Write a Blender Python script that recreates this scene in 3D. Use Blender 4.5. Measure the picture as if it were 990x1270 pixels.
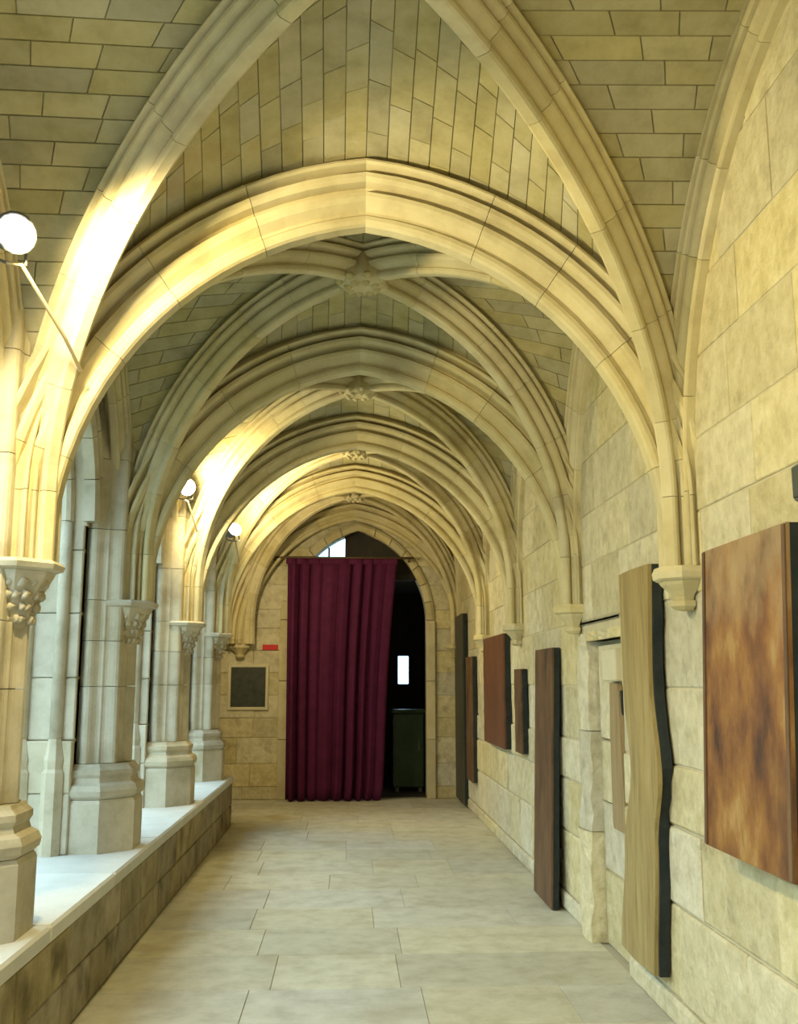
import bpy, math, random
from mathutils import Vector as V
random.seed(7)
for o in list(bpy.data.objects): bpy.data.objects.remove(o)
S = bpy.context.scene
C = S.collection
R = math.radians

# ------------------------------------------------------------------ camera
cam = bpy.data.cameras.new('camera'); camo = bpy.data.objects.new('camera', cam); C.objects.link(camo)
cam.sensor_fit = 'VERTICAL'; cam.sensor_height = 36.0; cam.sensor_width = 36.0; cam.lens = 35.0
cam.clip_start = 0.05
camo.location = (0, 0, 1.5); camo.rotation_euler = (R(90 + 9.65), 0, R(-2.88))
S.camera = camo
# ------------------------------------------------------------------ sky, exposure
w = bpy.data.worlds.new('overcast_sky'); S.world = w; w.use_nodes = True
bg = w.node_tree.nodes['Background']; bg.inputs[0].default_value = (0.58, 0.84, 1.0, 1); bg.inputs[1].default_value = 5.2
S.view_settings.view_transform = 'Standard'; S.view_settings.look = 'None'
S.view_settings.gamma = 1; S.view_settings.use_curve_mapping = False
S.view_settings.exposure = 0.42
LAMP_COL = (1.0, 0.835, 0.42)
LAMP_W = {0: 130, 1: 128, 2: 62, 3: 75, 4: 58}

# ------------------------------------------------------------------ layout (metres)
YA = [1.1, 4.2, 6.32, 8.48, 10.5, 13.18]     # transverse arches, last one against the end wall
YEND = 13.3
XL, XR, XC = -1.24, 1.36, 0.06               # arch springing faces and axis
WALLR, LOWX, SILL = 1.47, -1.21, 0.52
ZCAP = 1.98

# ------------------------------------------------------------------ materials
def mat(name, cols, scale=6, rough=.85, bump=.25, bscale=40, var=.12, stain=None, stretch=(1, 1, 1), spec=.25, huevar=0.0, bdist=.01):
    m = bpy.data.materials.new(name); m.use_nodes = True
    n = m.node_tree.nodes; l = m.node_tree.links; b = n['Principled BSDF']
    b.inputs['Roughness'].default_value = rough; b.inputs['Specular IOR Level'].default_value = spec
    tc = n.new('ShaderNodeTexCoord'); mp = n.new('ShaderNodeMapping'); mp.inputs['Scale'].default_value = stretch
    geo = n.new('ShaderNodeNewGeometry'); l.new(geo.outputs['Position'], mp.inputs[0])
    nz = n.new('ShaderNodeTexNoise'); nz.inputs['Scale'].default_value = scale; nz.inputs['Detail'].default_value = 8; nz.inputs['Roughness'].default_value = .65
    l.new(mp.outputs[0], nz.inputs['Vector'])
    cr = n.new('ShaderNodeValToRGB'); el = cr.color_ramp.elements
    for i, c in enumerate(cols):
        p = .3 + .4 * i / max(1, len(cols) - 1)
        e = el[i] if i < 2 else el.new(p)
        e.position = p; e.color = (*c, 1)
    l.new(nz.outputs[0], cr.inputs[0]); col = cr.outputs[0]
    if stain:
        n2 = n.new('ShaderNodeTexNoise'); n2.inputs['Scale'].default_value = stain[1]; n2.inputs['Detail'].default_value = 6
        l.new(mp.outputs[0], n2.inputs['Vector'])
        r2 = n.new('ShaderNodeMapRange'); r2.inputs[1].default_value = stain[2]; r2.inputs[2].default_value = stain[2] + .15
        l.new(n2.outputs[0], r2.inputs[0])
        mx = n.new('ShaderNodeMix'); mx.data_type = 'RGBA'; l.new(r2.outputs[0], mx.inputs[0]); l.new(col, mx.inputs[6]); mx.inputs[7].default_value = (*stain[0], 1)
        col = mx.outputs[2]
    if var:
        oi = n.new('ShaderNodeObjectInfo'); mr = n.new('ShaderNodeMapRange'); mr.inputs[3].default_value = 1 - var; mr.inputs[4].default_value = 1 + var
        l.new(oi.outputs['Random'], mr.inputs[0])
        hs = n.new('ShaderNodeHueSaturation'); l.new(mr.outputs[0], hs.inputs['Value']); l.new(col, hs.inputs['Color'])
        if huevar:
            mh = n.new('ShaderNodeMath'); mh.operation = 'MULTIPLY'; mh.inputs[1].default_value = 7.31; l.new(oi.outputs['Random'], mh.inputs[0])
            fr = n.new('ShaderNodeMath'); fr.operation = 'FRACT'; l.new(mh.outputs[0], fr.inputs[0])
            m2 = n.new('ShaderNodeMapRange'); m2.inputs[3].default_value = 1 - huevar; m2.inputs[4].default_value = 1 + huevar
            l.new(fr.outputs[0], m2.inputs[0]); l.new(m2.outputs[0], hs.inputs['Saturation'])
        col = hs.outputs[0]
    l.new(col, b.inputs['Base Color'])
    if bump:
        n3 = n.new('ShaderNodeTexNoise'); n3.inputs['Scale'].default_value = bscale; n3.inputs['Detail'].default_value = 6
        l.new(mp.outputs[0], n3.inputs['Vector'])
        bp = n.new('ShaderNodeBump'); bp.inputs['Strength'].default_value = bump; bp.inputs['Distance'].default_value = bdist
        l.new(n3.outputs[0], bp.inputs['Height']); l.new(bp.outputs[0], b.inputs['Normal'])
    return m
M = {}
M['rib'] = mat('carved_limestone', [(.48, .40, .23), (.58, .50, .30), (.64, .56, .36)], 5, bump=.15, var=.09, huevar=.12, stain=((.40, .32, .19), 2.2, .60))
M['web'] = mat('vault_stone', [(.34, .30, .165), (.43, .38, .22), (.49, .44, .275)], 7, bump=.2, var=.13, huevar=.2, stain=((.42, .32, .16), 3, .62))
M['wall'] = mat('wall_limestone', [(.46, .40, .24), (.58, .51, .33), (.67, .60, .42)], 12, bump=.9, bscale=20, bdist=.02, var=.12, huevar=.25, stain=((.42, .36, .23), 8, .58))
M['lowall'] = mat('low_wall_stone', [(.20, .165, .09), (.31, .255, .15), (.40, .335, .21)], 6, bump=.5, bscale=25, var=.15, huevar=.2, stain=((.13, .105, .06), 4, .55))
M['pier'] = mat('pier_limestone', [(.38, .33, .22), (.50, .44, .32), (.58, .52, .39)], 5, bump=.25, var=.08, huevar=.12, stain=((.33, .27, .17), 3, .58))
M['sill'] = mat('sill_stone', [(.54, .52, .46), (.62, .60, .54)], 6, bump=.2, var=.06)
M['mortar'] = mat('mortar', [(.52, .46, .31), (.62, .55, .39)], 20, bump=.3, var=0)
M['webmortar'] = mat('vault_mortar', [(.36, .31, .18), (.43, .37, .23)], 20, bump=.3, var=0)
M['floor'] = mat('floor_slab', [(.40, .37, .27), (.52, .49, .38), (.60, .57, .46)], 6, rough=.55, bump=.12, var=.10, huevar=.25, stain=((.38, .33, .21), 1.6, .58), spec=.35)
M['floormortar'] = mat('floor_joint', [(.40, .36, .26), (.46, .42, .31)], 20, bump=.2, var=0)
M['rust'] = mat('rust_panel', [(.05, .022, .012), (.17, .068, .022), (.28, .13, .035), (.42, .27, .10)], 3.6, rough=.5, bump=.4, bscale=30, var=0, stretch=(1, 1.3, .75), stain=((.09, .042, .022), 2.6, .54))
M['rustdark'] = mat('dark_rust_panel', [(.06, .035, .022), (.13, .070, .035), (.20, .12, .06)], 5, rough=.55, bump=.3, var=.08, stretch=(1, 1, .4))
M['redpanel'] = mat('red_brown_panel', [(.10, .042, .024), (.17, .072, .038)], 4, rough=.6, bump=.3, var=0, stretch=(1, 1, .4))
M['blackpanel'] = mat('black_panel', [(.035, .035, .028), (.085, .08, .058)], 4, rough=.5, bump=.2, var=0, stretch=(1, 1, .3))
M['edge'] = mat('blackened_edge', [(.012, .018, .02), (.03, .035, .035)], 8, rough=.6, bump=.3, var=0)
M['oak'] = mat('pale_oak', [(.24, .17, .065), (.35, .26, .105), (.43, .33, .15)], 5, rough=.7, bump=.4, var=.05, stretch=(6, 6, .5))
M['oakbrown'] = mat('brown_oak', [(.26, .18, .09), (.38, .28, .15)], 5, rough=.7, bump=.4, var=.05, stretch=(6, 6, .5))
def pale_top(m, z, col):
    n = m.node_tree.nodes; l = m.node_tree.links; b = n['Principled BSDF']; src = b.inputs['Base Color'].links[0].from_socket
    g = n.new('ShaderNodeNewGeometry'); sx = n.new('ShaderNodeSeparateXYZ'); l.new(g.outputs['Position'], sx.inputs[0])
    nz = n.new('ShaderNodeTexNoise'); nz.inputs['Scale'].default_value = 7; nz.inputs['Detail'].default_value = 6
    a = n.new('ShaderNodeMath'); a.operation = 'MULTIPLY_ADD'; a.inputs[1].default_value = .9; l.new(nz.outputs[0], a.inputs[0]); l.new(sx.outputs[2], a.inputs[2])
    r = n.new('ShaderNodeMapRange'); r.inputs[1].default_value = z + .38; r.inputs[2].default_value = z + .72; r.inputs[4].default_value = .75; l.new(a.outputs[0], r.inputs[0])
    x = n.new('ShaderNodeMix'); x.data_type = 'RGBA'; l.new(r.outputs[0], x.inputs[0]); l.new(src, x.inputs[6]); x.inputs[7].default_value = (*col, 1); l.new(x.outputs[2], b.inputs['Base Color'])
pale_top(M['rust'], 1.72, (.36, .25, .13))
M['curtain'] = mat('plum_velvet', [(.070, .008, .040), (.10, .012, .056)], 8, rough=.8, bump=.1, var=0, spec=.2)
M['metal'] = mat('grey_metal', [(.10, .10, .10), (.14, .14, .14)], 10, rough=.4, bump=0, var=0, spec=.5)
M['brass'] = mat('rod_wood', [(.10, .07, .04), (.15, .10, .06)], 10, rough=.5, bump=0, var=0)
M['cable'] = mat('cable', [(.45, .36, .22), (.5, .4, .25)], 10, rough=.5, bump=0, var=0)
M['slate'] = mat('slate_plaque', [(.035, .04, .035), (.07, .075, .065)], 12, rough=.5, bump=.15, var=0)
M['frame'] = mat('pale_plaster', [(.60, .54, .38), (.66, .6, .44)], 10, rough=.8, bump=.1, var=0)
M['red'] = mat('red_sign', [(.55, .02, .02), (.62, .03, .03)], 10, rough=.4, bump=0, var=0)
M['white'] = mat('white_print', [(.75, .72, .68), (.8, .78, .74)], 10, rough=.5, bump=0, var=0)
M['darkwood'] = mat('dark_door_wood', [(.025, .022, .018), (.045, .036, .028)], 8, rough=.5, bump=.2, var=.1, stretch=(5, 5, .5))
M['green'] = mat('green_paint', [(.03, .065, .035), (.05, .09, .05)], 5, rough=.4, bump=.05, var=0)
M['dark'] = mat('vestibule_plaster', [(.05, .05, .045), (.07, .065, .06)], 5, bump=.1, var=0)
M['grass'] = mat('garth_lawn', [(.05, .075, .03), (.09, .11, .05)], 8, bump=.4, var=0)
def glass():
    m = bpy.data.materials.new('window_glass'); m.use_nodes = True; n = m.node_tree.nodes; l = m.node_tree.links
    for x in list(n): n.remove(x)
    o = n.new('ShaderNodeOutputMaterial'); a = n.new('ShaderNodeBsdfTransparent'); a.inputs[0].default_value = (.86, .93, .97, 1)
    g = n.new('ShaderNodeBsdfGlossy'); g.inputs['Roughness'].default_value = .05; x = n.new('ShaderNodeMixShader'); x.inputs[0].default_value = .08
    l.new(a.outputs[0], x.inputs[1]); l.new(g.outputs[0], x.inputs[2]); l.new(x.outputs[0], o.inputs[0]); return m
M['glass'] = glass()
def glow(s):
    m = bpy.data.materials.new('lamp_glow'); m.use_nodes = True; b = m.node_tree.nodes['Principled BSDF']
    b.inputs['Emission Color'].default_value = (1, .93, .85, 1); b.inputs['Emission Strength'].default_value = s; return m
M['glow'] = glow(60)

# ------------------------------------------------------------------ object helpers
WORLD = {}
def empty(name, loc, label=None, cat=None, group=None, kind=None):
    o = bpy.data.objects.new(name, None); C.objects.link(o); o.location = loc; o.empty_display_size = .1
    WORLD[o.name] = V(loc); tag(o, label, cat, group, kind); return o
def tag(o, label=None, cat=None, group=None, kind=None):
    if label: o['label'] = label
    if cat: o['category'] = cat
    if group: o['group'] = group
    if kind: o['kind'] = kind
    return o
def mk(name, vs, fs, m, parent=None, smooth=False, **t):
    vs = [V(v) for v in vs]
    lo = V([min(v[i] for v in vs) for i in range(3)]); hi = V([max(v[i] for v in vs) for i in range(3)])
    org = V(((lo.x + hi.x) / 2, (lo.y + hi.y) / 2, lo.z))
    me = bpy.data.meshes.new(name); me.from_pydata([v - org for v in vs], [], fs); me.update()
    if smooth:
        for p in me.polygons: p.use_smooth = True
    me.materials.append(M[m] if isinstance(m, str) else m)
    o = bpy.data.objects.new(name, me); C.objects.link(o)
    if parent:
        o.parent = parent; o.location = org - WORLD[parent.name]
    else: o.location = org
    WORLD[o.name] = org
    tag(o, **t); return o
class G:
    def __init__(s): s.v = []; s.f = []
    def add(s, vs, fs):
        b = len(s.v); s.v += [V(v) for v in vs]; s.f += [tuple(b + i for i in f) for f in fs]; return s
    def box(s, x0, x1, y0, y1, z0, z1):
        return s.add([(x, y, z) for z in (z0, z1) for y in (y0, y1) for x in (x0, x1)],
                     [(0, 2, 3, 1), (4, 5, 7, 6), (0, 1, 5, 4), (2, 6, 7, 3), (0, 4, 6, 2), (1, 3, 7, 5)])
    def loft(s, rings, cap=True):
        n = len(rings[0]); vs = [p for r in rings for p in r]; fs = []
        for k in range(len(rings) - 1):
            for i in range(n):
                j = (i + 1) % n; fs.append((k * n + i, k * n + j, (k + 1) * n + j, (k + 1) * n + i))
        if cap: fs += [tuple(reversed(range(n))), tuple(range((len(rings) - 1) * n, len(rings) * n))]
        return s.add(vs, fs)
    def tube(s, pts, r, n=8):
        pts = [V(p) for p in pts]; rings = []
        for i, p in enumerate(pts):
            t = (pts[min(i + 1, len(pts) - 1)] - pts[max(i - 1, 0)]).normalized()
            a = t.orthogonal().normalized() if i == 0 else (rings_a - t * rings_a.dot(t)).normalized()
            rings_a = a; b = t.cross(a); rr = r[i] if isinstance(r, (list, tuple)) else r
            rings.append([p + (a * math.cos(2 * math.pi * k / n) + b * math.sin(2 * math.pi * k / n)) * rr for k in range(n)])
        return s.loft(rings)
    def mk(s, name, m, parent=None, smooth=False, **t): return mk(name, s.v, s.f, m, parent, smooth, **t)
def box(name, x0, x1, y0, y1, z0, z1, m, parent=None, **t): return G().box(x0, x1, y0, y1, z0, z1).mk(name, m, parent, **t)
def bbox(name, x0, x1, y0, y1, z0, z1, m, parent=None, b=.008, **t):
    """box with chamfered edges"""
    rings = []
    for z, d in ((z0, b), (z0 + b, 0), (z1 - b, 0), (z1, b)):
        x_, X_, y_, Y_ = x0 + d, x1 - d, y0 + d, y1 - d
        rings.append([(x_ + b, y_, z), (X_ - b, y_, z), (X_, y_ + b, z), (X_, Y_ - b, z), (X_ - b, Y_, z), (x_ + b, Y_, z), (x_, Y_ - b, z), (x_, y_ + b, z)])
    return G().loft(rings).mk(name, m, parent, **t)
def stone(name, q, nrm, m, parent, gap=.004, proud=.02, ins=.006, deep=.0, join=None):
    """one block: q = 4 corners (around), nrm points to the viewer's side"""
    q = [V(p) for p in q]; nrm = V(nrm).normalized()
    def shrink(q, g):
        out = []
        for i in range(4):
            a = q[(i + 1) % 4] - q[i]; b = q[(i - 1) % 4] - q[i]
            la, lb = a.length, b.length
            out.append(q[i] + (a / la * min(g, la * .4) if la > 1e-5 else V()) + (b / lb * min(g, lb * .4) if lb > 1e-5 else V()))
        return out
    a = [p - nrm * deep for p in shrink(q, gap)]; mid = [p + nrm * (proud * .55) for p in shrink(q, gap)]; f = [p + nrm * proud for p in shrink(q, gap + ins)]
    fs = []
    for k in (0, 4):
        fs += [(k + i, k + (i + 1) % 4, k + 4 + (i + 1) % 4, k + 4 + i) for i in range(4)]
    fs += [(8, 9, 10, 11), (3, 2, 1, 0)]
    # orient
    if (q[1] - q[0]).cross(q[2] - q[0]).dot(nrm) < 0: fs = [tuple(reversed(x)) for x in fs]
    if join is not None: return join.add(a + mid + f, fs)
    return mk(name, a + mid + f, fs, m, parent)
def splits(a, b, L, jit=.25, off=0.0):
    """cut [a,b] into pieces about L long"""
    out = [a]; x = a + (L * off if off else L * (1 + random.uniform(-jit, jit)))
    while x < b - L * .4:
        out.append(x); x += L * (1 + random.uniform(-jit, jit))
    out.append(b); return out

# ------------------------------------------------------------------ arch curves
class Pointed:
    """two-centred arch in the plane (dir e through base c0), concentric offsets meeting on the axis"""
    def __init__(s, c, e, a, z0, rise):
        s.c = V(c); s.e = V(e).normalized(); s.a = a; s.z0 = z0; s.rise = rise
        s.R = (rise * rise + a * a) / (2 * a); s.off = s.R - a; s.ell = s.off < 0
        s.b = V((-s.e.y, s.e.x, 0))
    def pt(s, side, u, d, wd=0):
        """side -1/+1, u 0 spring..1 apex, d outward offset, wd sideways"""
        if s.ell:
            t = u * math.pi / 2; h = (s.a + d) * math.cos(t); z = (s.rise + d) * math.sin(t)
        else:
            r = s.R + d; th = u * math.acos(min(1, s.off / r)); h = r * math.cos(th) - s.off; z = r * math.sin(th)
        p = s.c + s.e * (side * h) + s.b * wd
        return V((p.x, p.y, s.z0 + z))
    def length(s): return s.R * math.acos(max(-1, min(1, s.off / s.R))) if not s.ell else (s.a + s.rise) * .78
class Diag:
    """half of a diagonal rib, from the corner p up to the boss c (quarter ellipse)"""
    def __init__(s, p, c, z0, crown):
        s.p = V((p[0], p[1], 0)); s.c = V((c[0], c[1], 0)); s.z0 = z0; s.rise = crown - z0
        e = s.p - s.c; s.a = e.length; s.e = e.normalized(); s.b = V((-s.e.y, s.e.x, 0))
    def pt(s, side, u, d, wd=0):
        t = u * math.pi / 2
        nx = math.cos(t) / s.a; nz = math.sin(t) / s.rise; n = math.hypot(nx, nz)
        h = s.a * math.cos(t) + d * nx / n; z = s.rise * math.sin(t) + d * nz / n
        p = s.c + s.e * h + s.b * wd
        return V((p.x, p.y, s.z0 + z))
    def length(s): return (s.a + s.rise) * .79
def prof(w, h):
    """moulded rib section: (half width, height above soffit), right side from soffit up"""
    base = [(.20, 0), (.30, .03), (.34, .09), (.33, .16), (.24, .20), (.24, .25), (.36, .30), (.52, .36), (.60, .43), (.62, .50), (.44, .525), (.36, .57),
            (.42, .61), (.74, .64), (.84, .70), (.86, .77), (.60, .80), (.50, .85), (.94, .89), (1.0, .93), (.98, .97), (.60, 1.0), (.60, 1.16)]
    r = [(x * w, y * h) for x, y in base]
    return r + [(-x, y) for x, y in reversed(r)]
P_T = prof(.155, .27); P_D = prof(.10, .195); P_W = prof(.085, .13)
def sweep(curve, side, u0, u1, profile, n):
    rings = []
    for k in range(n + 1):
        u = u0 + (u1 - u0) * k / n
        rings.append([curve.pt(side, u, d, wd) for wd, d in profile])
    return G().loft(rings)
def voussoirs(curve, side, profile, parent, m='rib', vl=.42, stilt=None, u_end=1.0, gapm=.0012):
    L = curve.length(); n = max(3, round(L / vl)); g = gapm / L
    cuts = [0]
    for k in range(1, n): cuts.append((k + random.uniform(-.18, .18)) / n)
    cuts.append(u_end)
    for k in range(n):
        sweep(curve, side, cuts[k] + g, cuts[k + 1] - (g if k < n - 1 else 0), profile, 4).mk('voussoir', m, parent)
    if stilt is not None:
        lo = []
        for z in (stilt, curve.z0 - .002):
            ring = []
            for wd, d in profile:
                p = curve.pt(side, 0, d, wd); ring.append(V((p.x, p.y, z)))
            lo.append(ring)
        G().loft(lo).mk('springer', m, parent)

# ------------------------------------------------------------------ FLOOR
fl = empty('floor', (0, 5, 0), kind='structure'); fl['label'] = 'pale beige stone paved floor of the gallery'
box('bedding', -1.75, 1.6, -2.2, 13.5, -.12, -.006, 'floormortar', fl)
yy = splits(2.9, 13.3, .62, .12)
for i in range(len(yy) - 1):
    xs = splits(-1.7 if yy[i] > 10.6 else -1.22, 1.48, .78, .22, off=random.uniform(.4, 1.1))
    for j in range(len(xs) - 1):
        dz = random.uniform(-.001, .0015)
        stone('slab', [(xs[j], yy[i], -.006 + dz), (xs[j + 1], yy[i], -.006 + dz), (xs[j + 1], yy[i + 1], -.006 + dz), (xs[j], yy[i + 1], -.006 + dz)], (0, 0, 1), 'floor', fl, gap=.0015, proud=.006, ins=.002)
stone('slab', [(-1.22, -2.2, -.006), (1.48, -2.2, -.006), (1.48, 2.9, -.006), (-1.22, 2.9, -.006)], (0, 0, 1), 'floor', fl, gap=.003, proud=.006)
gd = empty('ground', (-12, 6, 0), kind='structure'); gd['label'] = 'unseen lawn added outside the arcade, dark to limit bounced daylight'
box('lawn', -30, -2.25, -12, 26, -.3, .1, 'grass', gd)  # out of view, added and kept dark so little daylight bounces up
box('footing', -2.26, -1.75, -12, 26, -.3, .1, 'grass', gd)

# ------------------------------------------------------------------ RIGHT WALL
wr = empty('wall_right', (1.5, 6, 0), kind='structure'); wr['label'] = 'rough pale limestone wall hung with wooden panels'
NY0, NY1, NZ = 5.36, 6.34, 1.74             # blocked doorway
g = G().box(1.56, 1.95, -2.2, 13.6, -.1, 4.2)
g.box(1.478, 1.56, -2.2, NY0, 0, 4.2).box(1.478, 1.56, NY1, 13.3, 0, 4.2).box(1.478, 1.56, NY0, NY1, NZ, 4.2)
g.mk('mortar_bed', 'mortar', wr)
zz = [0.12]
while zz[-1] < 3.6: zz.append(zz[-1] + random.choice([.27, .31, .34, .37, .40]))
zz.append(4.05)
for i in range(len(zz) - 1):
    z0, z1 = zz[i], zz[i + 1]
    spans = [(2.2, 13.28)]
    if z0 < NZ: spans = [(2.2, NY0), (NY1, 13.28)]
    for a, b in spans:
        ys = splits(a, b, .62, .35, off=random.uniform(.4, 1))
        for j in range(len(ys) - 1):
            zt = z1 if not (z0 < NZ < z1) else z1
            stone('stone', [(1.478, ys[j], z0), (1.478, ys[j + 1], z0), (1.478, ys[j + 1], zt), (1.478, ys[j], zt)], (-1, 0, 0), 'wall', wr,
                  gap=.004 if z0 > .95 else .006, proud=random.uniform(.004, .010) if z0 > .95 else random.uniform(.010, .024), ins=.005 if z0 > .95 else .011)
        if z0 < NZ < z1:
            stone('stone', [(1.478, NY0, NZ + .1), (1.478, NY1, NZ + .1), (1.478, NY1, z1), (1.478, NY0, z1)], (-1, 0, 0), 'wall', wr, gap=.003, proud=.01)
# narrow plinth course along the foot of the wall
for a, b in ((2.2, NY0), (NY1, 13.28)):
    ys = splits(a, b, .9, .2)
    for j in range(len(ys) - 1):
        stone('plinth_stone', [(1.478, ys[j], 0), (1.478, ys[j + 1], 0), (1.478, ys[j + 1], .12), (1.478, ys[j], .12)], (-1, 0, 0), 'wall', wr, gap=.003, proud=.03, ins=.02)
# blocked doorway: broken lintel, rough jamb pilaster, filled recess
def rough_prism(name, x0, x1, y0, y1, z0, z1, m, parent, amp=.012, n=9, seed=0):
    rnd = random.Random(seed); rings = []
    for k in range(n + 1):
        z = z0 + (z1 - z0) * k / n; a = lambda: rnd.uniform(-amp, amp)
        rings.append([(x1, y0, z), (x0 + .02 + a(), y0 + a() * .5, z), (x0 + a(), y0 + (y1 - y0) * .3, z), (x0 + a(), y0 + (y1 - y0) * .7, z), (x0 + .02 + a(), y1 + a() * .5, z), (x1, y1, z)])
    return G().loft(rings).mk(name, m, parent)
rough_prism('jamb_stone', 1.42, 1.56, 6.06, 6.36, 0, .62, 'wall', wr, .014, 6, 3)
rough_prism('jamb_stone', 1.43, 1.56, 6.05, 6.34, .625, 1.2, 'wall', wr, .014, 6, 4)
rough_prism('jamb_stone', 1.44, 1.56, 6.08, 6.34, 1.205, 1.74, 'wall', wr, .01, 6, 5)
for k in range(4):
    y0 = NY0 + k * .245
    rough_prism('lintel_fragment', 1.445 + .01 * (k % 2), 1.56, y0, y0 + .235, NZ - .0, NZ + .055, 'wall', wr, .012, 3, 10 + k)
for k, (a, b) in enumerate(((0, .42), (.42, .80), (.80, 1.16), (1.16, 1.72))):
    stone('fill_stone', [(1.56, NY0, a), (1.56, 6.06, a), (1.56, 6.06, b), (1.56, NY0, b)], (-1, 0, 0), 'wall', wr, gap=.004, proud=.04, ins=.006)
bbox('pale_block', 1.46, 1.55, 5.46, 5.74, 1.50, 1.68, 'frame', wr)

# ------------------------------------------------------------------ END WALL with pointed doorway
we = empty('wall_end', (0, YEND, 0), kind='structure'); we['label'] = 'coursed limestone end wall around the curtained doorway'
DC, DA, DZ, DR = .12, .93, 2.30, 1.22      # doorway axis, half width, springing, rise
Rd = (DR * DR + DA * DA) / (2 * DA); Od = Rd - DA
def dw(z):
    if z <= DZ: return DA
    q = Rd * Rd - (z - DZ) ** 2
    return max(0, math.sqrt(q) - Od) if q > 0 else 0
def pointed_wall(g, xl, xr, y0, y1, z0, z1, c, wfun, n=60):
    """wall slab with a pointed hole, as two L/R strip prisms"""
    zs = [z0 + (z1 - z0) * k / n for k in range(n + 1)]
    for side, xe in ((-1, xl), (1, xr)):
        fr = [(c + side * wfun(z), y0, z) for z in zs]; bk = [(c + side * wfun(z), y1, z) for z in zs]
        fo = [(xe, y0, z) for z in zs]; bo = [(xe, y1, z) for z in zs]
        N = n + 1; vs = fr + bk + fo + bo; fs = []
        for k in range(n):
            fs += [(k, k + 1, N + k + 1, N + k), (2 * N + k, k, k + 1, 2 * N + k + 1)[::1], (3 * N + k, N + k, N + k + 1, 3 * N + k + 1), (2 * N + k, 2 * N + k + 1, 3 * N + k + 1, 3 * N + k)]
        fs += [(0, N, 3 * N, 2 * N), (n, N + n, 3 * N + n, 2 * N + n)]
        g.add(vs, fs)
gw = G(); pointed_wall(gw, -2.3, 1.95, YEND + .012, YEND + .45, -.1, 4.2, DC, dw); gw.mk('mortar_bed', 'mortar', we)
ze = [0, .16]
while ze[-1] < 3.7: ze.append(ze[-1] + random.choice([.25, .29, .33]))
ze.append(4.1)
for i in range(len(ze) - 1):
    z0, z1 = ze[i], ze[i + 1]
    for side, xe in ((-1, -1.7), (1, 1.47)):
        e0, e1 = DC + side * (dw(z0) + .0), DC + side * (dw(z1) + .0)
        ring = .0
        lo, hi = (xe, min(e0, e1)) if side < 0 else (max(e0, e1), xe)
        xs = splits(lo, hi, .5, .3, off=random.uniform(.5, 1)) if hi - lo > .3 else [lo, hi]
        for j in range(len(xs) - 1):
            q = [[xs[j], z0], [xs[j + 1], z0], [xs[j + 1], z1], [xs[j], z1]]
            if side < 0 and j == len(xs) - 2: q[1][0], q[2][0] = e0, e1
            if side > 0 and j == 0: q[0][0], q[3][0] = e0, e1
            stone('stone', [(x, YEND + .012, z) for x, z in q], (0, -1, 0), 'wall', we, gap=.003, proud=random.uniform(.010, .016), ins=.004)
# moulded doorway frame
dk = empty('door_1', (DC, YEND, 0), kind='structure'); dk['label'] = 'pointed stone doorway behind the plum curtain'
dcv = Pointed((DC, YEND - .0, 0), (1, 0, 0), DA, DZ, DR)
P_F = [(-.05, -.02), (-.05, .05), (-.03, .09), (.02, .10), (.04, .10), (.04, -.02)]
for sd in (-1, 1):
    n = 7
    for k in range(n): sweep(dcv, sd, k / n + .003, (k + 1) / n - (.003 if k < n - 1 else 0), P_F, 4).mk('voussoir', 'rib', dk)
    for z0, z1 in ((0, .75), (.755, 1.5), (1.505, 2.297)):
        xa, xb = sorted((DC + sd * (DA - .02), DC + sd * (DA + .10)))
        bbox('jamb_stone', xa, xb, YEND - .05, YEND + .05, z0, z1, 'rib', dk)
# dark wooden tympanum frame with the glazed half visible over the curtain
ty = empty('window_1', (DC, YEND + .25, 2.9), kind='structure'); ty['label'] = 'bright glazed light in the head of the doorway'
ZT = 2.95
def tymp(x0, x1, y0, y1, zb, name, m):
    n = 14; xs = [x0 + (x1 - x0) * k / n for k in range(n + 1)]
    def top(x):
        d = abs(x - DC) + Od
        return DZ + math.sqrt(max(0, Rd * Rd - d * d)) + .03
    vs = []; fs = []
    for x in xs: vs += [(x, y0, zb), (x, y0, max(zb + .005, top(x))), (x, y1, zb), (x, y1, max(zb + .005, top(x)))]
    for k in range(n):
        a = 4 * k; b = a + 4
        fs += [(a, b, b + 1, a + 1), (a + 2, a + 3, b + 3, b + 2), (a + 1, b + 1, b + 3, a + 3), (a, a + 2, b + 2, b)]
    fs += [(0, 1, 3, 2), (4 * n, 4 * n + 2, 4 * n + 3, 4 * n + 1)]
    return mk(name, vs, fs, m, ty)
tymp(-.06, .93, YEND + .22, YEND + .27, ZT, 'panel', 'darkwood')
tymp(-.58, -.07, YEND + .24, YEND + .248, ZT, 'pane', 'glass')
bbox('mullion', -.29, -.262, YEND + .22, YEND + .27, ZT, 3.3, 'darkwood', ty, .004)
bbox('transom', -.82, 1.06, YEND + .20, YEND + .29, ZT - .09, ZT, 'darkwood', ty)
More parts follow.
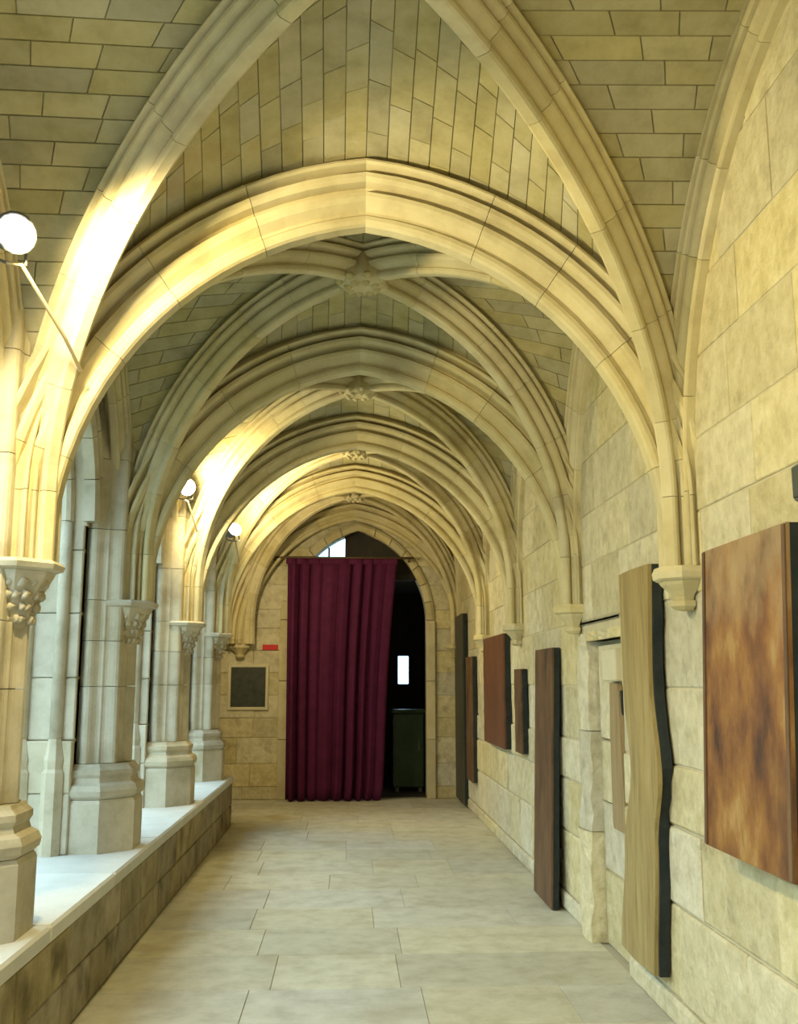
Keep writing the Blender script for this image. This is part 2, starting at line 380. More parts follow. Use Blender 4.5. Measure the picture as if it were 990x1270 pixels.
# vestibule behind the doorway
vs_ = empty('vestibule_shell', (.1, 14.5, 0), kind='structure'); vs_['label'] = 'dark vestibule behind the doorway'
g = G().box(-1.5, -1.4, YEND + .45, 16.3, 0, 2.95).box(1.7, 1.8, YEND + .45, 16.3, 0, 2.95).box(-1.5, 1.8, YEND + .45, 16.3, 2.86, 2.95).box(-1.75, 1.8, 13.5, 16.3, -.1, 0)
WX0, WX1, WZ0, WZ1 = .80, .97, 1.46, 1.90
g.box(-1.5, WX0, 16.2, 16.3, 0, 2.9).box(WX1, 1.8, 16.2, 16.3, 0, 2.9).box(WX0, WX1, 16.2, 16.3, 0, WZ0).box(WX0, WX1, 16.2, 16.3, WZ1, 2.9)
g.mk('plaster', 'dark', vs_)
w2 = empty('window_2', ((WX0 + WX1) / 2, 16.25, WZ0), kind='structure'); w2['label'] = 'small bright window deep in the dark doorway'
box('pane', WX0, WX1, 16.25, 16.256, WZ0, WZ1, 'glass', w2)
for a in ((WX0 - .03, WX0, WZ0 - .03, WZ1 + .03), (WX1, WX1 + .03, WZ0 - .03, WZ1 + .03), (WX0, WX1, WZ0 - .03, WZ0), (WX0, WX1, WZ1, WZ1 + .03)):
    box('frame_bar', a[0], a[1], 16.17, 16.2, a[2], a[3], 'darkwood', w2)
gc = empty('green_cabinet', (.83, 14.3, 0), 'dark green metal cabinet standing in the doorway right of the curtain', 'cabinet')
bbox('body', .62, 1.06, 14.1, 14.5, .06, 1.06, 'green', gc, .015)
bbox('lid', .60, 1.08, 14.08, 14.52, 1.06, 1.11, 'green', gc, .012)
for x in (.66, .98): bbox('foot', x, x + .05, 14.12, 14.2, 0, .06, 'metal', gc, .005)
bbox('handle', .98, 1.0, 14.075, 14.1, .55, .70, 'metal', gc, .004)

# ------------------------------------------------------------------ LEFT WALL: lunettes over the openings, solid in the last bay
wl = empty('wall_left', (-1.6, 6, 0), kind='structure'); wl['label'] = 'arcaded left wall open to the cloister garth'
OZ, OAP = 2.45, 3.38                       # opening springing and apex
def open_w(hw, z):
    if z <= OZ: return hw
    rise = OAP - OZ; r = (rise * rise + hw * hw) / (2 * hw); off = r - hw
    q = r * r - (z - OZ) ** 2
    return max(0, math.sqrt(q) - off) if q > 0 else 0
PH = .34                                    # pier half length along the wall
bays_left = [(-1.6, 1.1), (1.1, 4.2), (4.2, 6.32), (6.32, 8.48), (8.48, 10.5)]
for y0, y1 in bays_left:
    c = (y0 + y1) / 2; hw = (y1 - y0) / 2 - PH + .06
    g = G(); pointed_wall(g, 0, 0, 0, 1, 0, 1, 0, lambda z: 0, 1); g = G()
    tmp = G(); pointed_wall(tmp, -(y1 - y0) / 2, (y1 - y0) / 2, -2.0, -1.585, OZ - .02, 4.2, 0, lambda z: open_w(hw, z), 40)
    g.add([(v.y, c + v.x, v.z) for v in tmp.v], tmp.f); g.mk('lunette', 'pier', wl)
    cv = Pointed((-1.585, c, 0), (0, 1, 0), hw, OZ, OAP - OZ)
    for sd in (-1, 1):
        for wx, dd in ((0, .0), (.0, .0)):
            pass
        n = 5
        pr = [(-.02, -.03), (.05, -.035), (.07, .0), (.06, .03), (.03, .04), (.03, .06), (.06, .07), (.07, .1), (.05, .13), (-.02, .13)]
        for k in range(n): sweep(cv, sd, k / n + .002, (k + 1) / n - .002, [(-a, b) for a, b in pr], 4).mk('archivolt_stone', 'pier', wl)
        for o_ in (.115, .315):
            pr2 = [(o_ - .03, .04), (o_ - .037, -.01), (o_ - .025, -.045), (o_, -.055), (o_ + .025, -.045), (o_ + .037, -.01), (o_ + .03, .04)]
            for k in range(n): sweep(cv, sd, k / n + .002, (k + 1) / n - .002, pr2, 4).mk('archivolt_stone', 'pier', wl)
g = G().box(-2.1, -1.712, 10.9, 13.6, -.1, 4.2).mk('mortar_bed', 'mortar', wl)
zb = splits(0, 4.1, .31, .1)
for i in range(len(zb) - 1):
    ys = splits(10.92, 13.28, .55, .25, off=random.uniform(.4, 1))
    for j in range(len(ys) - 1):
        stone('stone', [(-1.712, ys[j], zb[i]), (-1.712, ys[j + 1], zb[i]), (-1.712, ys[j + 1], zb[i + 1]), (-1.712, ys[j], zb[i + 1])], (1, 0, 0), 'wall', wl, gap=.003, proud=.012)
rg = empty('added_range', (-15, 6, 0), kind='structure'); rg['label'] = 'unseen opposite range, added to cut off low sky light'
g = G().box(-16, -15, -12, 26, 0, 5.2); g.mk('masonry', 'pier', rg)  # unseen block across the lawn, added so daylight enters at a steeper angle
G().loft([[(-14.7, y, 5.1), (-14.7, y, 5.2), (-18.5, y, 8.6), (-22.3, y, 5.2), (-22.3, y, 5.1)] for y in (-12, 26)]).mk('tiled_roof', 'lowall', rg)
wb = empty('wall_back', (0, -2.1, 0), kind='structure'); wb['label'] = 'plain wall closing the gallery behind the viewpoint'
box('masonry', -2.3, 1.95, -2.3, -2.1, -.1, 4.2, 'wall', wb)

# ------------------------------------------------------------------ LOW WALL with coping
lw = empty('low_wall', (-1.6, 6, 0), 'low stone parapet wall with pale sill carrying the piers on the left', 'wall')
box('core', -2.1, LOWX - .022, -2.1, 10.86, -.1, SILL - .07, 'mortar', lw)
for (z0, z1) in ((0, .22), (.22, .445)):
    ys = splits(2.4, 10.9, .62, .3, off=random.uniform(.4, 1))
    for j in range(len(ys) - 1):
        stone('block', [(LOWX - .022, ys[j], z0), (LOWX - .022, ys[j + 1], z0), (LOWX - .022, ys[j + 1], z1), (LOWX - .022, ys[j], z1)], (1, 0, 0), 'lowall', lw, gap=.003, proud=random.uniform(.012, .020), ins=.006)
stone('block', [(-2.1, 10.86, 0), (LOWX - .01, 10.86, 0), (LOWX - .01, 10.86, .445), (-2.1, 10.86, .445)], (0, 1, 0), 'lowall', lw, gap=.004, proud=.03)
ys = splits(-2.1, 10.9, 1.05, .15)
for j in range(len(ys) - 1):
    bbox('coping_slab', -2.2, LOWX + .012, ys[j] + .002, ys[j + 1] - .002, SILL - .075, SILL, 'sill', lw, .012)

# ------------------------------------------------------------------ PIERS
def plan_cluster(cx, cy, r, n=96, amp=.19):
    pts = []
    for k in range(n):
        t = 2 * math.pi * k / n
        oct_ = r / max(abs(math.cos(((t + math.pi / 8) % (math.pi / 4)) - math.pi / 8)), .5)
        lob = abs(math.cos(4 * t)) ** 3
        rr = oct_ * (1 - amp + amp * lob * 1.0)
        pts.append((cx + rr * math.cos(t), cy + rr * math.sin(t)))
    return pts
def octo(cx, cy, r):
    k = r / math.cos(math.pi / 8)
    return [(cx + k * math.cos(math.pi / 8 + i * math.pi / 4), cy + k * math.sin(math.pi / 8 + i * math.pi / 4)) for i in range(8)]
def leafy(g, cx, cy, z, rx, rz, seed, dirs):
    """crisp foliage bulges on a capital"""
    rnd = random.Random(seed)
    for a in dirs:
        for lv in range(4):
            r0 = rx * (.66 + .11 * lv); zz_ = z + rz * (.10 + .25 * lv); a2 = a + rnd.uniform(-.12, .12) + (.2 if lv % 2 else 0)
            c = V((cx + r0 * math.cos(a2), cy + r0 * math.sin(a2), zz_))
            out = V((math.cos(a2), math.sin(a2), .35)).normalized(); sd = V((-math.sin(a2), math.cos(a2), 0)); up = out.cross(sd)
            s = rnd.uniform(.020, .027)
            n = 8; rings = []
            for i in range(5):
                ph = -math.pi / 2 + math.pi * i / 4
                rr = max(.05, math.cos(ph)) * s; h = math.sin(ph) * s * .8
                rings.append([c + out * h + (sd * math.cos(q) + up * math.sin(q)) * rr * (1 + .3 * math.cos(3 * q)) for q in [2 * math.pi * j / n for j in range(n)]])
            g.loft(rings)
    return g
def make_pier(yc, label, top=4.1):
    p = empty('stone_pier', (-1.55, yc, SILL), label, 'pier', 'stone piers of the arcade')
    cx = -1.55
    # plinth and base mouldings (octagonal)
    G().loft([[(x, y, z) for x, y in octo(cx, yc, r)] for z, r in ((SILL, .285), (.80, .285), (.82, .275))]).mk('plinth', 'pier', p)
    prof_b = [(.822, .272), (.84, .292), (.87, .298), (.90, .285), (.915, .258), (.94, .25), (.96, .262), (.985, .262), (1.005, .240), (1.02, .232)]
    G().loft([[(x, y, z) for x, y in octo(cx, yc, r)] for z, r in prof_b]).mk('base_moulding', 'pier', p)
    # moulded drums, jointed
    cuts = [1.021, 1.47, 1.74, 1.985, 2.42, 2.86, 3.3, top]
    for a, b in zip(cuts, cuts[1:]):
        G().loft([[(x, y, z) for x, y in plan_cluster(cx, yc, .235)] for z in (a + .002, b - .002)]).mk('drum', 'pier', p)
    G().loft([[(x, y, z) for x, y in octo(cx, yc, .17)] for z in (.9, 4.1)]).mk('core', 'pier', p)
    box('jamb_core', -1.99, -1.6, yc - .25, yc + .25, SILL + .01, 3.38, 'pier', p)
    # jambs of the openings, in courses, wider below
    zc = [SILL, .86, 1.16, 1.52, 1.90, 2.28, 2.66, 3.0, 3.4]
    for i, (a, b) in enumerate(zip(zc, zc[1:])):
        e = .025 if b <= 1.17 else 0
        hy = PH - .06 + e
        bbox('jamb_stone', -2.02 - e, -1.60, yc - hy, yc + hy, a + .002, b - .002, 'pier', p, .006)
    # slim jamb shafts on either side
    for sd in (-1, 1):
        for x in (-1.70, -1.90):
            pts = [(x, yc + sd * (PH - .05), z) for z in (1.17, 2.0, OZ)]
            G().tube(pts, .037, 10).mk('jamb_shaft', 'pier', p, True)
            G().loft([[(xx, y, z) for xx, y in octo(x, yc + sd * (PH - .05), r)] for z, r in ((SILL, .062), (.98, .062), (1.0, .05), (1.05, .056), (1.08, .05), (1.17, .037))]).mk('shaft_base', 'pier', p)
    # carved capital carrying the ribs
    fx = -1.40
    cp = G().loft([[(max(x, -1.5), y, z) for x, y in octo(fx, yc, r)] for z, r in ((1.70, .06), (1.74, .085), (1.80, .10), (1.87, .125), (1.93, .155), (1.945, .16))]).mk('capital', 'pier', p)
    leafy(G(), fx, yc, 1.73, .135, .20, int(yc * 100), [-1.4 + .35 * k for k in range(9)]).mk('foliage', 'pier', cp, True)
    ab = G().loft([[(max(x, -1.55), y, z) for x, y in octo(fx, yc, r)] for z, r in ((1.946, .165), (1.955, .188), (1.975, .195), (1.99, .18))]).mk('abacus', 'pier', p)
    return p
make_pier(YA[0], 'stone pier beside the viewpoint, left of the nearest bay')
make_pier(YA[1], 'brightly floodlit stone pier at the left edge, nearest one in view')
make_pier(YA[2], 'bluish daylit stone pier, second from the front on the left parapet')
make_pier(YA[3], 'slender looking stone pier under the pinkish floodlight, third along the parapet')
make_pier(YA[4], 'last stone pier at the far end of the left parapet')

# ------------------------------------------------------------------ RIGHT CORBELS
ordn = ['beside the viewpoint', 'between oak plank and large rusty panel', 'above the tall narrow rust board', 'above the red-brown panel halfway down', 'above the slim brown board']
def corbel(cx, yc, label, face=math.pi, seed=0):
    c = empty('corbel', (cx, yc, 1.80), label, 'corbel', 'corbels carrying the ribs')
    lim = lambda x, y: (min(x, 1.475), min(y, YEND + .02))
    sec = ((1.795, .012), (1.80, .04), (1.815, .058), (1.835, .060), (1.842, .045), (1.855, .050), (1.88, .068), (1.905, .092), (1.92, .102))
    G().loft([[(*lim(x, y), z) for x, y in octo(cx, yc, r)] for z, r in sec]).mk('body', 'rib', c)
    G().loft([[(*lim(x, y), z) for x, y in octo(cx, yc, r)] for z, r in ((1.921, .108), (1.93, .122), (1.955, .126), (1.98, .116))]).mk('abacus', 'rib', c)
for i in range(5): corbel(1.44, YA[i], 'small moulded stone corbel on the right wall ' + ordn[i], math.pi, i)
corbel(-1.42, YEND - .06, 'small moulded stone corbel on the end wall above the dark plaque', -math.pi / 2, 7)
corbel(1.42, YEND - .06, 'small moulded stone corbel in the far right corner above the black panel', -2.2, 8)

# ------------------------------------------------------------------ RIBS AND VAULTS
tnames = ['transverse pointed arch overhead just in front of the viewpoint', 'largest transverse pointed arch in view, nearest across the gallery', 'second transverse pointed arch down the gallery', 'third transverse pointed arch down the gallery', 'fourth transverse pointed arch down the gallery', 'last pointed arch rib against the end wall over the curtain']
A = (XR - XL) / 2; ZS, RISE = 2.03, 1.47
tarch = []
for i, y in enumerate(YA):
    cv = Pointed((XC, y, 0), (1, 0, 0), A if i < 5 else A + .06, ZS, RISE if i < 5 else RISE + .12); tarch.append(cv)
    t = empty('transverse_arch', (XC, y, ZCAP), tnames[i], 'arch', 'transverse arches')
    for sd in (-1, 1): voussoirs(cv, sd, P_T, t, stilt=ZCAP)
bayn = ['bay beside the viewpoint', 'nearest bay', 'second bay', 'third bay', 'fourth bay', 'farthest bay']
ZD, CROWN = 2.28, 3.68
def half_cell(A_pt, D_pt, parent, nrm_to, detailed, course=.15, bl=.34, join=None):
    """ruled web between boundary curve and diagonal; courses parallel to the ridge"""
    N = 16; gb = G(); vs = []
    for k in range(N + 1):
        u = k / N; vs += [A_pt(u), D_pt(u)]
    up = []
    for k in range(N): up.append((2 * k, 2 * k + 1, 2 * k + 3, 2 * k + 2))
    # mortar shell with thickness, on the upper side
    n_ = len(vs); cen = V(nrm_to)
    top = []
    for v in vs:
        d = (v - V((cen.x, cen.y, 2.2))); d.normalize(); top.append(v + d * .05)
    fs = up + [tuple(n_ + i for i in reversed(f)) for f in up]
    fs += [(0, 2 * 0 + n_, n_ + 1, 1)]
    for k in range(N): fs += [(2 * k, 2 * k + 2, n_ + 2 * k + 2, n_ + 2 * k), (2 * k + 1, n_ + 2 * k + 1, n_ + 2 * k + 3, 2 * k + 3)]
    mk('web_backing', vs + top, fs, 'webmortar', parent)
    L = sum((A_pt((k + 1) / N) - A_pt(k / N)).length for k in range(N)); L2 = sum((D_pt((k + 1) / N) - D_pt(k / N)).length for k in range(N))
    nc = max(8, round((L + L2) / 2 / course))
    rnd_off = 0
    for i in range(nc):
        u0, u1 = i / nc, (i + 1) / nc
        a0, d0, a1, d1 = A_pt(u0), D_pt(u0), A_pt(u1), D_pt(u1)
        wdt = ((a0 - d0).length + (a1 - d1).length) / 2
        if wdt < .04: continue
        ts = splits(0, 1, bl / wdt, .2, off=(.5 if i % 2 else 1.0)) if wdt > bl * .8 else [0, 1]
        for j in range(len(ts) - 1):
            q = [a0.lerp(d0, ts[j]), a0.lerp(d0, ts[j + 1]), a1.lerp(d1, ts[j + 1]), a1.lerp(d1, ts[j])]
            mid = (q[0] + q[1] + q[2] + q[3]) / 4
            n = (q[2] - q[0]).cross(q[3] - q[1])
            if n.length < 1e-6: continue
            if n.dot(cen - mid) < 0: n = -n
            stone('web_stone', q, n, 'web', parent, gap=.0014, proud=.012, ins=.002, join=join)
for i in range(5):
    y0, y1 = YA[i], YA[i + 1]; yb = (y0 + y1) / 2; last = i == 4
    cl = empty('ceiling', (XC, yb, 3.6), kind='structure'); cl['label'] = 'ribbed stone vault of the ' + bayn[i + 1]
    hb = (y1 - y0) / 2
    bc = (XC, yb)
    corners = {(sx, sy): (XC + sx * (A - .0), (y0 + .07) if sy < 0 else (y1 - .07)) for sx in (-1, 1) for sy in (-1, 1)}
    dg = {k: Diag(p, bc, ZD, CROWN) for k, p in corners.items()}
    for (k1, k2, nm) in (((-1, -1), (1, 1), 'from near left to far right'), ((1, -1), (-1, 1), 'from near right to far left')):
        r = empty('diagonal_rib', (XC, yb, ZCAP), 'moulded diagonal vault rib %s in the %s' % (nm, bayn[i + 1]), 'rib', 'diagonal vault ribs')
        for k in (k1, k2): voussoirs(dg[k], 1, P_D, r, stilt=ZCAP, u_end=.985)
    xl = -1.47 if not last else -1.60
    wz, wr_ = 2.30, 1.52
    wcr = Pointed((1.455, yb, 0), (0, 1, 0), hb - .10, wz, wr_); wcl = Pointed((xl + .01, yb, 0), (0, 1, 0), hb - .10, wz, wr_)
    for cv, nm in ((wcr, 'right wall'), (wcl, 'left wall')):
        r = empty('wall_rib', (cv.c.x, yb, ZCAP), 'slim moulded rib along the %s in the %s' % (nm, bayn[i + 1]), 'rib', 'wall ribs')
        for sd in (-1, 1): voussoirs(cv, sd, P_W, r, stilt=ZCAP, vl=.5)
    # cells
    DTd = .215; CB = ((.105, .29), (.112, .30))[i] if i < 2 else (.15, .34)
    for (key, nm) in ((-1, 'near'), (1, 'far')):
        ce = empty('vault_cell', (XC, y0 if key < 0 else y1, 3.5)); ce.parent = cl; ce.location = V((XC, y0 if key < 0 else y1, 3.5)) - V((XC, yb, 3.6))
        tc_ = tarch[i] if key < 0 else tarch[i + 1]
        jn = G() if (key < 0 and i < 2) else None
        for sx in (-1, 1):
            d = dg[(sx, key)]
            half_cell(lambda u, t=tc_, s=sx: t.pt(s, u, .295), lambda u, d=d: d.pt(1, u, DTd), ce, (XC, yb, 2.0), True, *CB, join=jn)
        if jn: jn.mk('web_stones', 'web', ce, kind='stuff')
    for sx, cv in ((-1, wcl), (1, wcr)):
        ce = empty('vault_cell', (XC + sx, yb, 3.5)); ce.parent = cl; ce.location = V((XC + sx, yb, 3.5)) - V((XC, yb, 3.6))
        for key in (-1, 1):
            d = dg[(sx, key)]
            jn = G() if (key < 0 and i < 1) else None
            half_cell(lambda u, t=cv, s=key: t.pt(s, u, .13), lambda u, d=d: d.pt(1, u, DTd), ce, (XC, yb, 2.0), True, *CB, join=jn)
            if jn: jn.mk('web_stones', 'web', ce, kind='stuff')
    # boss
    b = empty('boss', (XC, yb, CROWN - .08), 'carved leafy keystone boss at the crown of the ' + bayn[i + 1], 'boss', 'vault bosses')
    rings = []
    for z, r in ((-.02, .03), (-.025, .07), (-.015, .115), (.01, .13), (.04, .125), (.14, .11)):
        rings.append([(XC + r * (1 + .10 * math.cos(8 * t)) * math.cos(t), yb + r * (1 + .10 * math.cos(8 * t)) * math.sin(t), CROWN + z) for t in [2 * math.pi * k / 32 for k in range(32)]])
    G().loft(rings).mk('disc', 'rib', b, True)
    gl = G()
    for k in range(8):
        a = 2 * math.pi * k / 8 + .2
        for rr, s in ((.13, .026), (.08, .026)):
            c = V((XC + rr * math.cos(a), yb + rr * math.sin(a), CROWN - (-.005 if rr > .1 else .02)))
            gl.loft([[c + V((math.cos(q) * s * e, math.sin(q) * s * e, h * s)) for q in [2 * math.pi * j / 8 for j in range(8)]] for h, e in ((-.8, .25), (-.4, .8), (.1, 1), (.6, .7))])
    gl.mk('leaf_carving', 'rib', b, True)
rf = empty('roof', (0, 6, 4.2), kind='structure'); rf['label'] = 'unseen roof slab added over the vaults against sky light leaks'
box('decking', -2.35, 1.98, -2.4, 13.8, 4.2, 4.35, 'mortar', rf)  # unseen slab, added to keep sky light from leaking past the vaults
box('soffit', -1.5, 1.5, -2.15, YA[0], 3.9, 3.98, 'web', rf)

# ------------------------------------------------------------------ FLOODLIGHTS
def floodlight(loc, aim, watts, label, cable=None, face=None, cone=168):
    loc = V(loc); f = empty('floodlight', loc, label, 'lamp', 'floodlights on the piers')
    ax = V(face or aim).normalized(); sd = ax.cross(V((0, 0, 1))).normalized(); up = sd.cross(ax)
    def ring(t, r, n=16): return [loc + ax * t + (sd * math.cos(2 * math.pi * k / n) + up * math.sin(2 * math.pi * k / n)) * r for k in range(n)]
    G().loft([ring(-.10, .03), ring(-.09, .05), ring(-.03, .06), ring(0, .075), ring(.012, .078), ring(.013, .066), ring(.004, .06)]).mk('housing', 'metal', f, True)
    G().loft([ring(.006, .058), ring(.020, .05), ring(.028, .03), ring(.031, .006)]).mk('lens', 'glow', f, True)
    br = loc + ax * -.05
    G().tube([br + sd * .065 + up * .01, br + sd * .07 - up * .09, br - up * .10, br - sd * .07 - up * .09, br - sd * .065 + up * .01], .007, 6).mk('yoke', 'metal', f)
    if cable: G().tube([br - up * .10] + [V(c) for c in cable], .0075, 8).mk('rod', 'cable', f)
    else: G().tube([br - up * .10, br - up * .16, V((br.x - .15, br.y, br.z - .17))], .010, 6).mk('bracket', 'metal', f)
    ld = bpy.data.lights.new('flood', 'SPOT'); ld.energy = watts; ld.color = LAMP_COL; ld.shadow_soft_size = .05
    ld.spot_size = R(cone); ld.spot_blend = .4
    lo = bpy.data.objects.new('flood', ld); C.objects.link(lo)
    lo.parent = f; lo.location = ax * .10; lo.rotation_euler = V(aim).to_track_quat('-Z', 'Y').to_euler()
    return f
floodlight((-1.10, .60, 3.0), (.92, -.08, -.38), LAMP_W[0], 'floodlight on the pier beside the viewpoint', [(-1.10, .62, 2.92), (-1.12, 1.0, 2.70)], cone=160)
floodlight((-1.21, 3.42, 3.085), (.60, .60, -.54), LAMP_W[1], 'glaring floodlight on a rod at the nearest pier, left edge',
           [(-1.205, 3.50, 3.00), (-1.14, 3.86, 2.85), (-1.12, 4.04, 2.77)], face=(.62, -.78, -.2), cone=150)
floodlight((-1.34, 8.09, 3.07), (.80, .45, -.30), LAMP_W[2], 'small pinkish floodlight on the third pier of the arcade', [(-1.33, 8.12, 2.96), (-1.28, 8.34, 2.75)], face=(.4, -.9, -.1))
floodlight((-1.13, 9.72, 2.965), (.6, .65, .15), LAMP_W[3], 'farthest floodlight by the last pier, lighting the ribs above', [(-1.13, 9.78, 2.9), (-1.14, 10.32, 2.72)], face=(.5, -.8, .3), cone=176)
floodlight((-1.50, 10.98, 2.86), (.55, .80, -.1), LAMP_W[4], 'floodlight hidden behind the last pier, lighting the end wall', cone=170)

# ------------------------------------------------------------------ CURTAIN
cu = empty('curtain', (-.1, 13.1, 0), 'plum velvet floor-length curtain hanging across the end doorway', 'curtain')
nx, nz = 130, 26; vs = []; fs = []
for layer in (0, 1):
    for j in range(nz + 1):
        t = j / nz; z = .015 + (3.09 - .015) * t
        xr = .42 + .21 * t ** .6 - .05 * math.sin(math.pi * t); xl_ = -.80 + -.02 * t
        for i in range(nx + 1):
            s = i / nx; x = xl_ + (xr - xl_) * s
            ph = s * 2 * math.pi * 9 + 1.3 * math.sin(s * 7) + .25 * math.sin(3 * t)
            amp = (.035 + .035 * (1 - t)) * (.7 + .45 * math.sin(s * 11 + .6))
            y = 13.10 + amp * (math.sin(ph) + .25 * math.sin(2.3 * ph + 1)) + layer * .006
            zz2 = z + (.0 if t > 0 else .012 * math.sin(ph))
            vs.append((x + .012 * math.cos(ph), y, zz2))
W_ = nx + 1; N_ = W_ * (nz + 1)
for j in range(nz):
    for i in range(nx):
        a = j * W_ + i; fs.append((a, a + 1, a + W_ + 1, a + W_)); fs.append(tuple(N_ + q for q in (a, a + W_, a + W_ + 1, a + 1)))
for j in range(nz): 
    a = j * W_; fs.append((a, a + W_, N_ + a + W_, N_ + a)); a += nx; fs.append((a, N_ + a, N_ + a + W_, a + W_))
for i in range(nx):
    fs.append((i, N_ + i, N_ + i + 1, i + 1)); a = nz * W_ + i; fs.append((a, a + 1, N_ + a + 1, N_ + a))
mk('cloth', vs, fs, 'curtain', cu, True)
bbox('heading_band', -.83, .64, 13.085, 13.125, 3.02, 3.10, 'curtain', cu, .01)
rd = empty('curtain_rod', (-.1, 13.13, 3.17), 'dark wooden rod carrying the plum curtain', 'rod')
G().tube([(-1.02, 13.14, 3.115), (.86, 13.14, 3.115)], .016, 8).mk('bar', 'brass', rd, True)
for x in (-.98, .80):
    bbox('bracket', x - .015, x + .015, 13.13, 13.30, 3.07, 3.10, 'brass', rd, .004)

# ------------------------------------------------------------------ END WALL FITTINGS
pq = empty('wall_plaque', (-1.3, YEND, 1.16), 'dark slate plaque in a pale frame on the end wall left of the curtain', 'plaque')
bbox('slab', -1.53, -1.08, YEND - .028, YEND, 1.17, 1.68, 'slate', pq, .005)
for a in ((-1.57, -1.53, 1.13, 1.72), (-1.08, -1.04, 1.13, 1.72), (-1.53, -1.08, 1.13, 1.17), (-1.53, -1.08, 1.68, 1.72)):
    bbox('frame_strip', a[0], a[1], YEND - .03, YEND, a[2], a[3], 'frame', pq, .006)
sg = empty('red_sign', (-1.03, YEND, 1.90), 'small red rectangular sign above the dark plaque', 'sign')
bbox('plate', -1.13, -.93, YEND - .02, YEND - .002, 1.905, 1.975, 'red', sg, .003)

# ------------------------------------------------------------------ PANELS ON THE RIGHT WALL
def panel(name, y0, y1, z0, z1, xf, th, m, label, edge='edge', lean=0.0, jag=0.0, seed=0, cleats=True, frame=None):
    """upright board: face towards the gallery, dark edge, cleats to the wall; lean = extra offset at the foot"""
    p = empty(name, (xf + th / 2, (y0 + y1) / 2, z0), label, 'panel')
    rnd = random.Random(seed); n = 14
    def row(x, ya, yb, t, e):
        return [(x, ya, t)]
    F = []; 
    ring = []
    for k in range(n + 1):
        t = k / n; z = z0 + (z1 - z0) * t; xo = xf - lean * (1 - t)
        ja = rnd.uniform(-jag, jag) if 0 < k < n else 0; jb = rnd.uniform(-jag, jag) if 0 < k < n else 0
        ring.append([(xo, y0 + ja, z), (xo, y1 + jb, z), (xo + th * .25, y1 + jb, z), (xo + th * .25, y0 + ja, z)])
    G().loft(ring).mk('face', m, p)
    G().loft([[(a[2][0], a[3][1] + .004, a[0][2]), (a[2][0], a[2][1] - .004, a[0][2]), (a[2][0] + th * .75, a[2][1] - .004, a[0][2]), (a[2][0] + th * .75, a[3][1] + .004, a[0][2])] for a in ring]).mk('backing', edge, p)
    if cleats:
        for t in (.2, .8):
            z = z0 + (z1 - z0) * t; xo = xf - lean * (1 - t) + th
            if xo < 1.462: box('cleat', xo, 1.466, y0 + .08, y1 - .08, z - .03, z + .03, 'darkwood', p)
    return p
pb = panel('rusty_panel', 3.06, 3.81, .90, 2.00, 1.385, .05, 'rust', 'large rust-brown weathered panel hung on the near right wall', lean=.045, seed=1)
for a, b in ((3.062, 3.085), (3.785, 3.808)):
    G().loft([[(x - .006, a, z), (x + .004, a, z), (x + .004, b, z), (x - .006, b, z)] for z, x in ((.905, 1.340), (1.995, 1.385))]).mk('edge_strip', 'rustdark', pb)
panel('rust_board', 6.88, 7.50, .01, 1.73, 1.405, .055, 'rustdark', 'tall narrow rust-brown board standing on the floor by the blocked doorway', lean=.05, seed=2, jag=.004)
panel('red_brown_panel', 9.05, 10.40, .90, 1.93, 1.40, .065, 'redpanel', 'wide red-brown panel hung halfway down the right wall', seed=3, jag=.02)
panel('thin_board', 8.18, 8.50, .92, 1.60, 1.405, .055, 'rustdark', 'short dark board between the red-brown panel and the tall rust board', seed=4, jag=.012)
panel('brown_board', 11.42, 11.98, .38, 1.78, 1.40, .06, 'rustdark', 'slim brown board hung beyond the red-brown panel', seed=5, jag=.012)
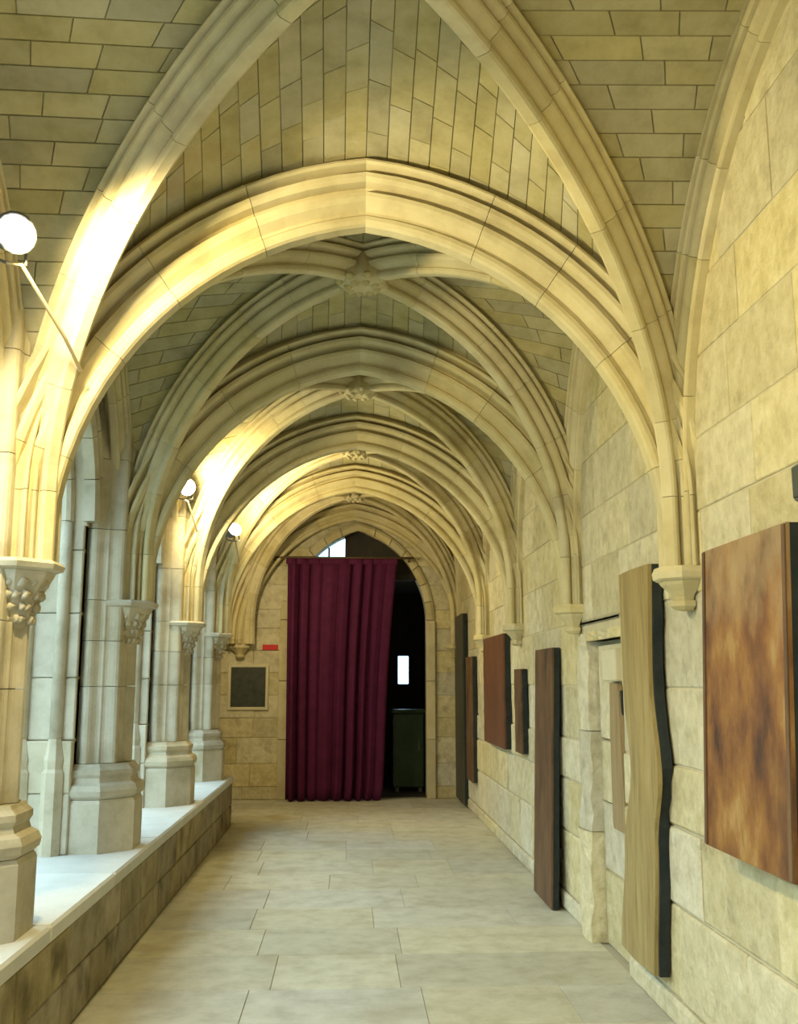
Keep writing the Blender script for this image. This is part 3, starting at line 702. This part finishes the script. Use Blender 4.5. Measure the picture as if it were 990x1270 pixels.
panel('black_panel', 12.30, 13.20, .04, 2.33, 1.40, .06, 'blackpanel', 'tall black panel in the far right corner beside the doorway', seed=6)
# oak plank with wavy edges
op = empty('oak_plank', (1.42, 4.83, .18), 'tall pale oak plank with wavy edges left of the large rusty panel', 'plank')
n = 28; r1 = []; r2 = []
for k in range(n + 1):
    t = k / n; z = .19 + 1.85 * t
    def ip(tab):
        for (za, va), (zb_, vb) in zip(tab, tab[1:]):
            if za <= z <= zb_: q = (z - za) / (zb_ - za); q = q * q * (3 - 2 * q); return va + (vb - va) * q
    ya = ip(((.15, 4.71), (.77, 4.63), (1.08, 4.53), (1.48, 4.61), (2.1, 4.56))); yb = ip(((.15, 5.26), (.69, 5.13), (1.07, 4.97), (1.48, 5.05), (2.1, 5.06)))
    xo = 1.39
    r1.append([(xo, ya, z), (xo - .012, (ya + yb) / 2, z), (xo, yb, z), (xo + .02, yb, z), (xo + .02, ya, z)])
    yc_ = ya - .012 + random.uniform(-.012, .012) + (.035 if .38 < t < .5 else 0)
    r2.append([(xo + .02, yc_, z), (xo + .02, yb - .01, z), (1.455, yb - .01, z), (1.455, yc_, z)])
G().loft(r1).mk('face', 'oak', op); G().loft(r2).mk('backing', 'edge', op)
# tapered board in the blocked doorway
tb = empty('tapered_board', (1.47, 5.55, .70), 'thin brown tapered board in the blocked doorway behind the oak plank', 'board')
G().loft([[(x, y0, z), (x, y1, z), (x + .025, y1, z), (x + .025, y0, z)] for z, y0, y1, x in ((.70, 5.42, 5.66, 1.475), (.74, 5.41, 5.67, 1.475), (1.2, 5.48, 5.69, 1.482), (1.49, 5.53, 5.70, 1.49))]).mk('face', 'oakbrown', tb)
bbox('batten', 1.50, 1.52, 5.50, 5.62, .75, 1.45, 'edge', tb, .003)
# small dark box at the right border
sb = empty('wall_box', (1.44, 2.98, 2.06), 'small dark box on the right wall above the large rusty panel', 'box')
bbox('body', 1.42, 1.468, 2.92, 3.07, 2.065, 2.185, 'metal', sb, .006)
bbox('cover', 1.414, 1.42, 2.93, 3.06, 2.075, 2.175, 'slate', sb, .002)
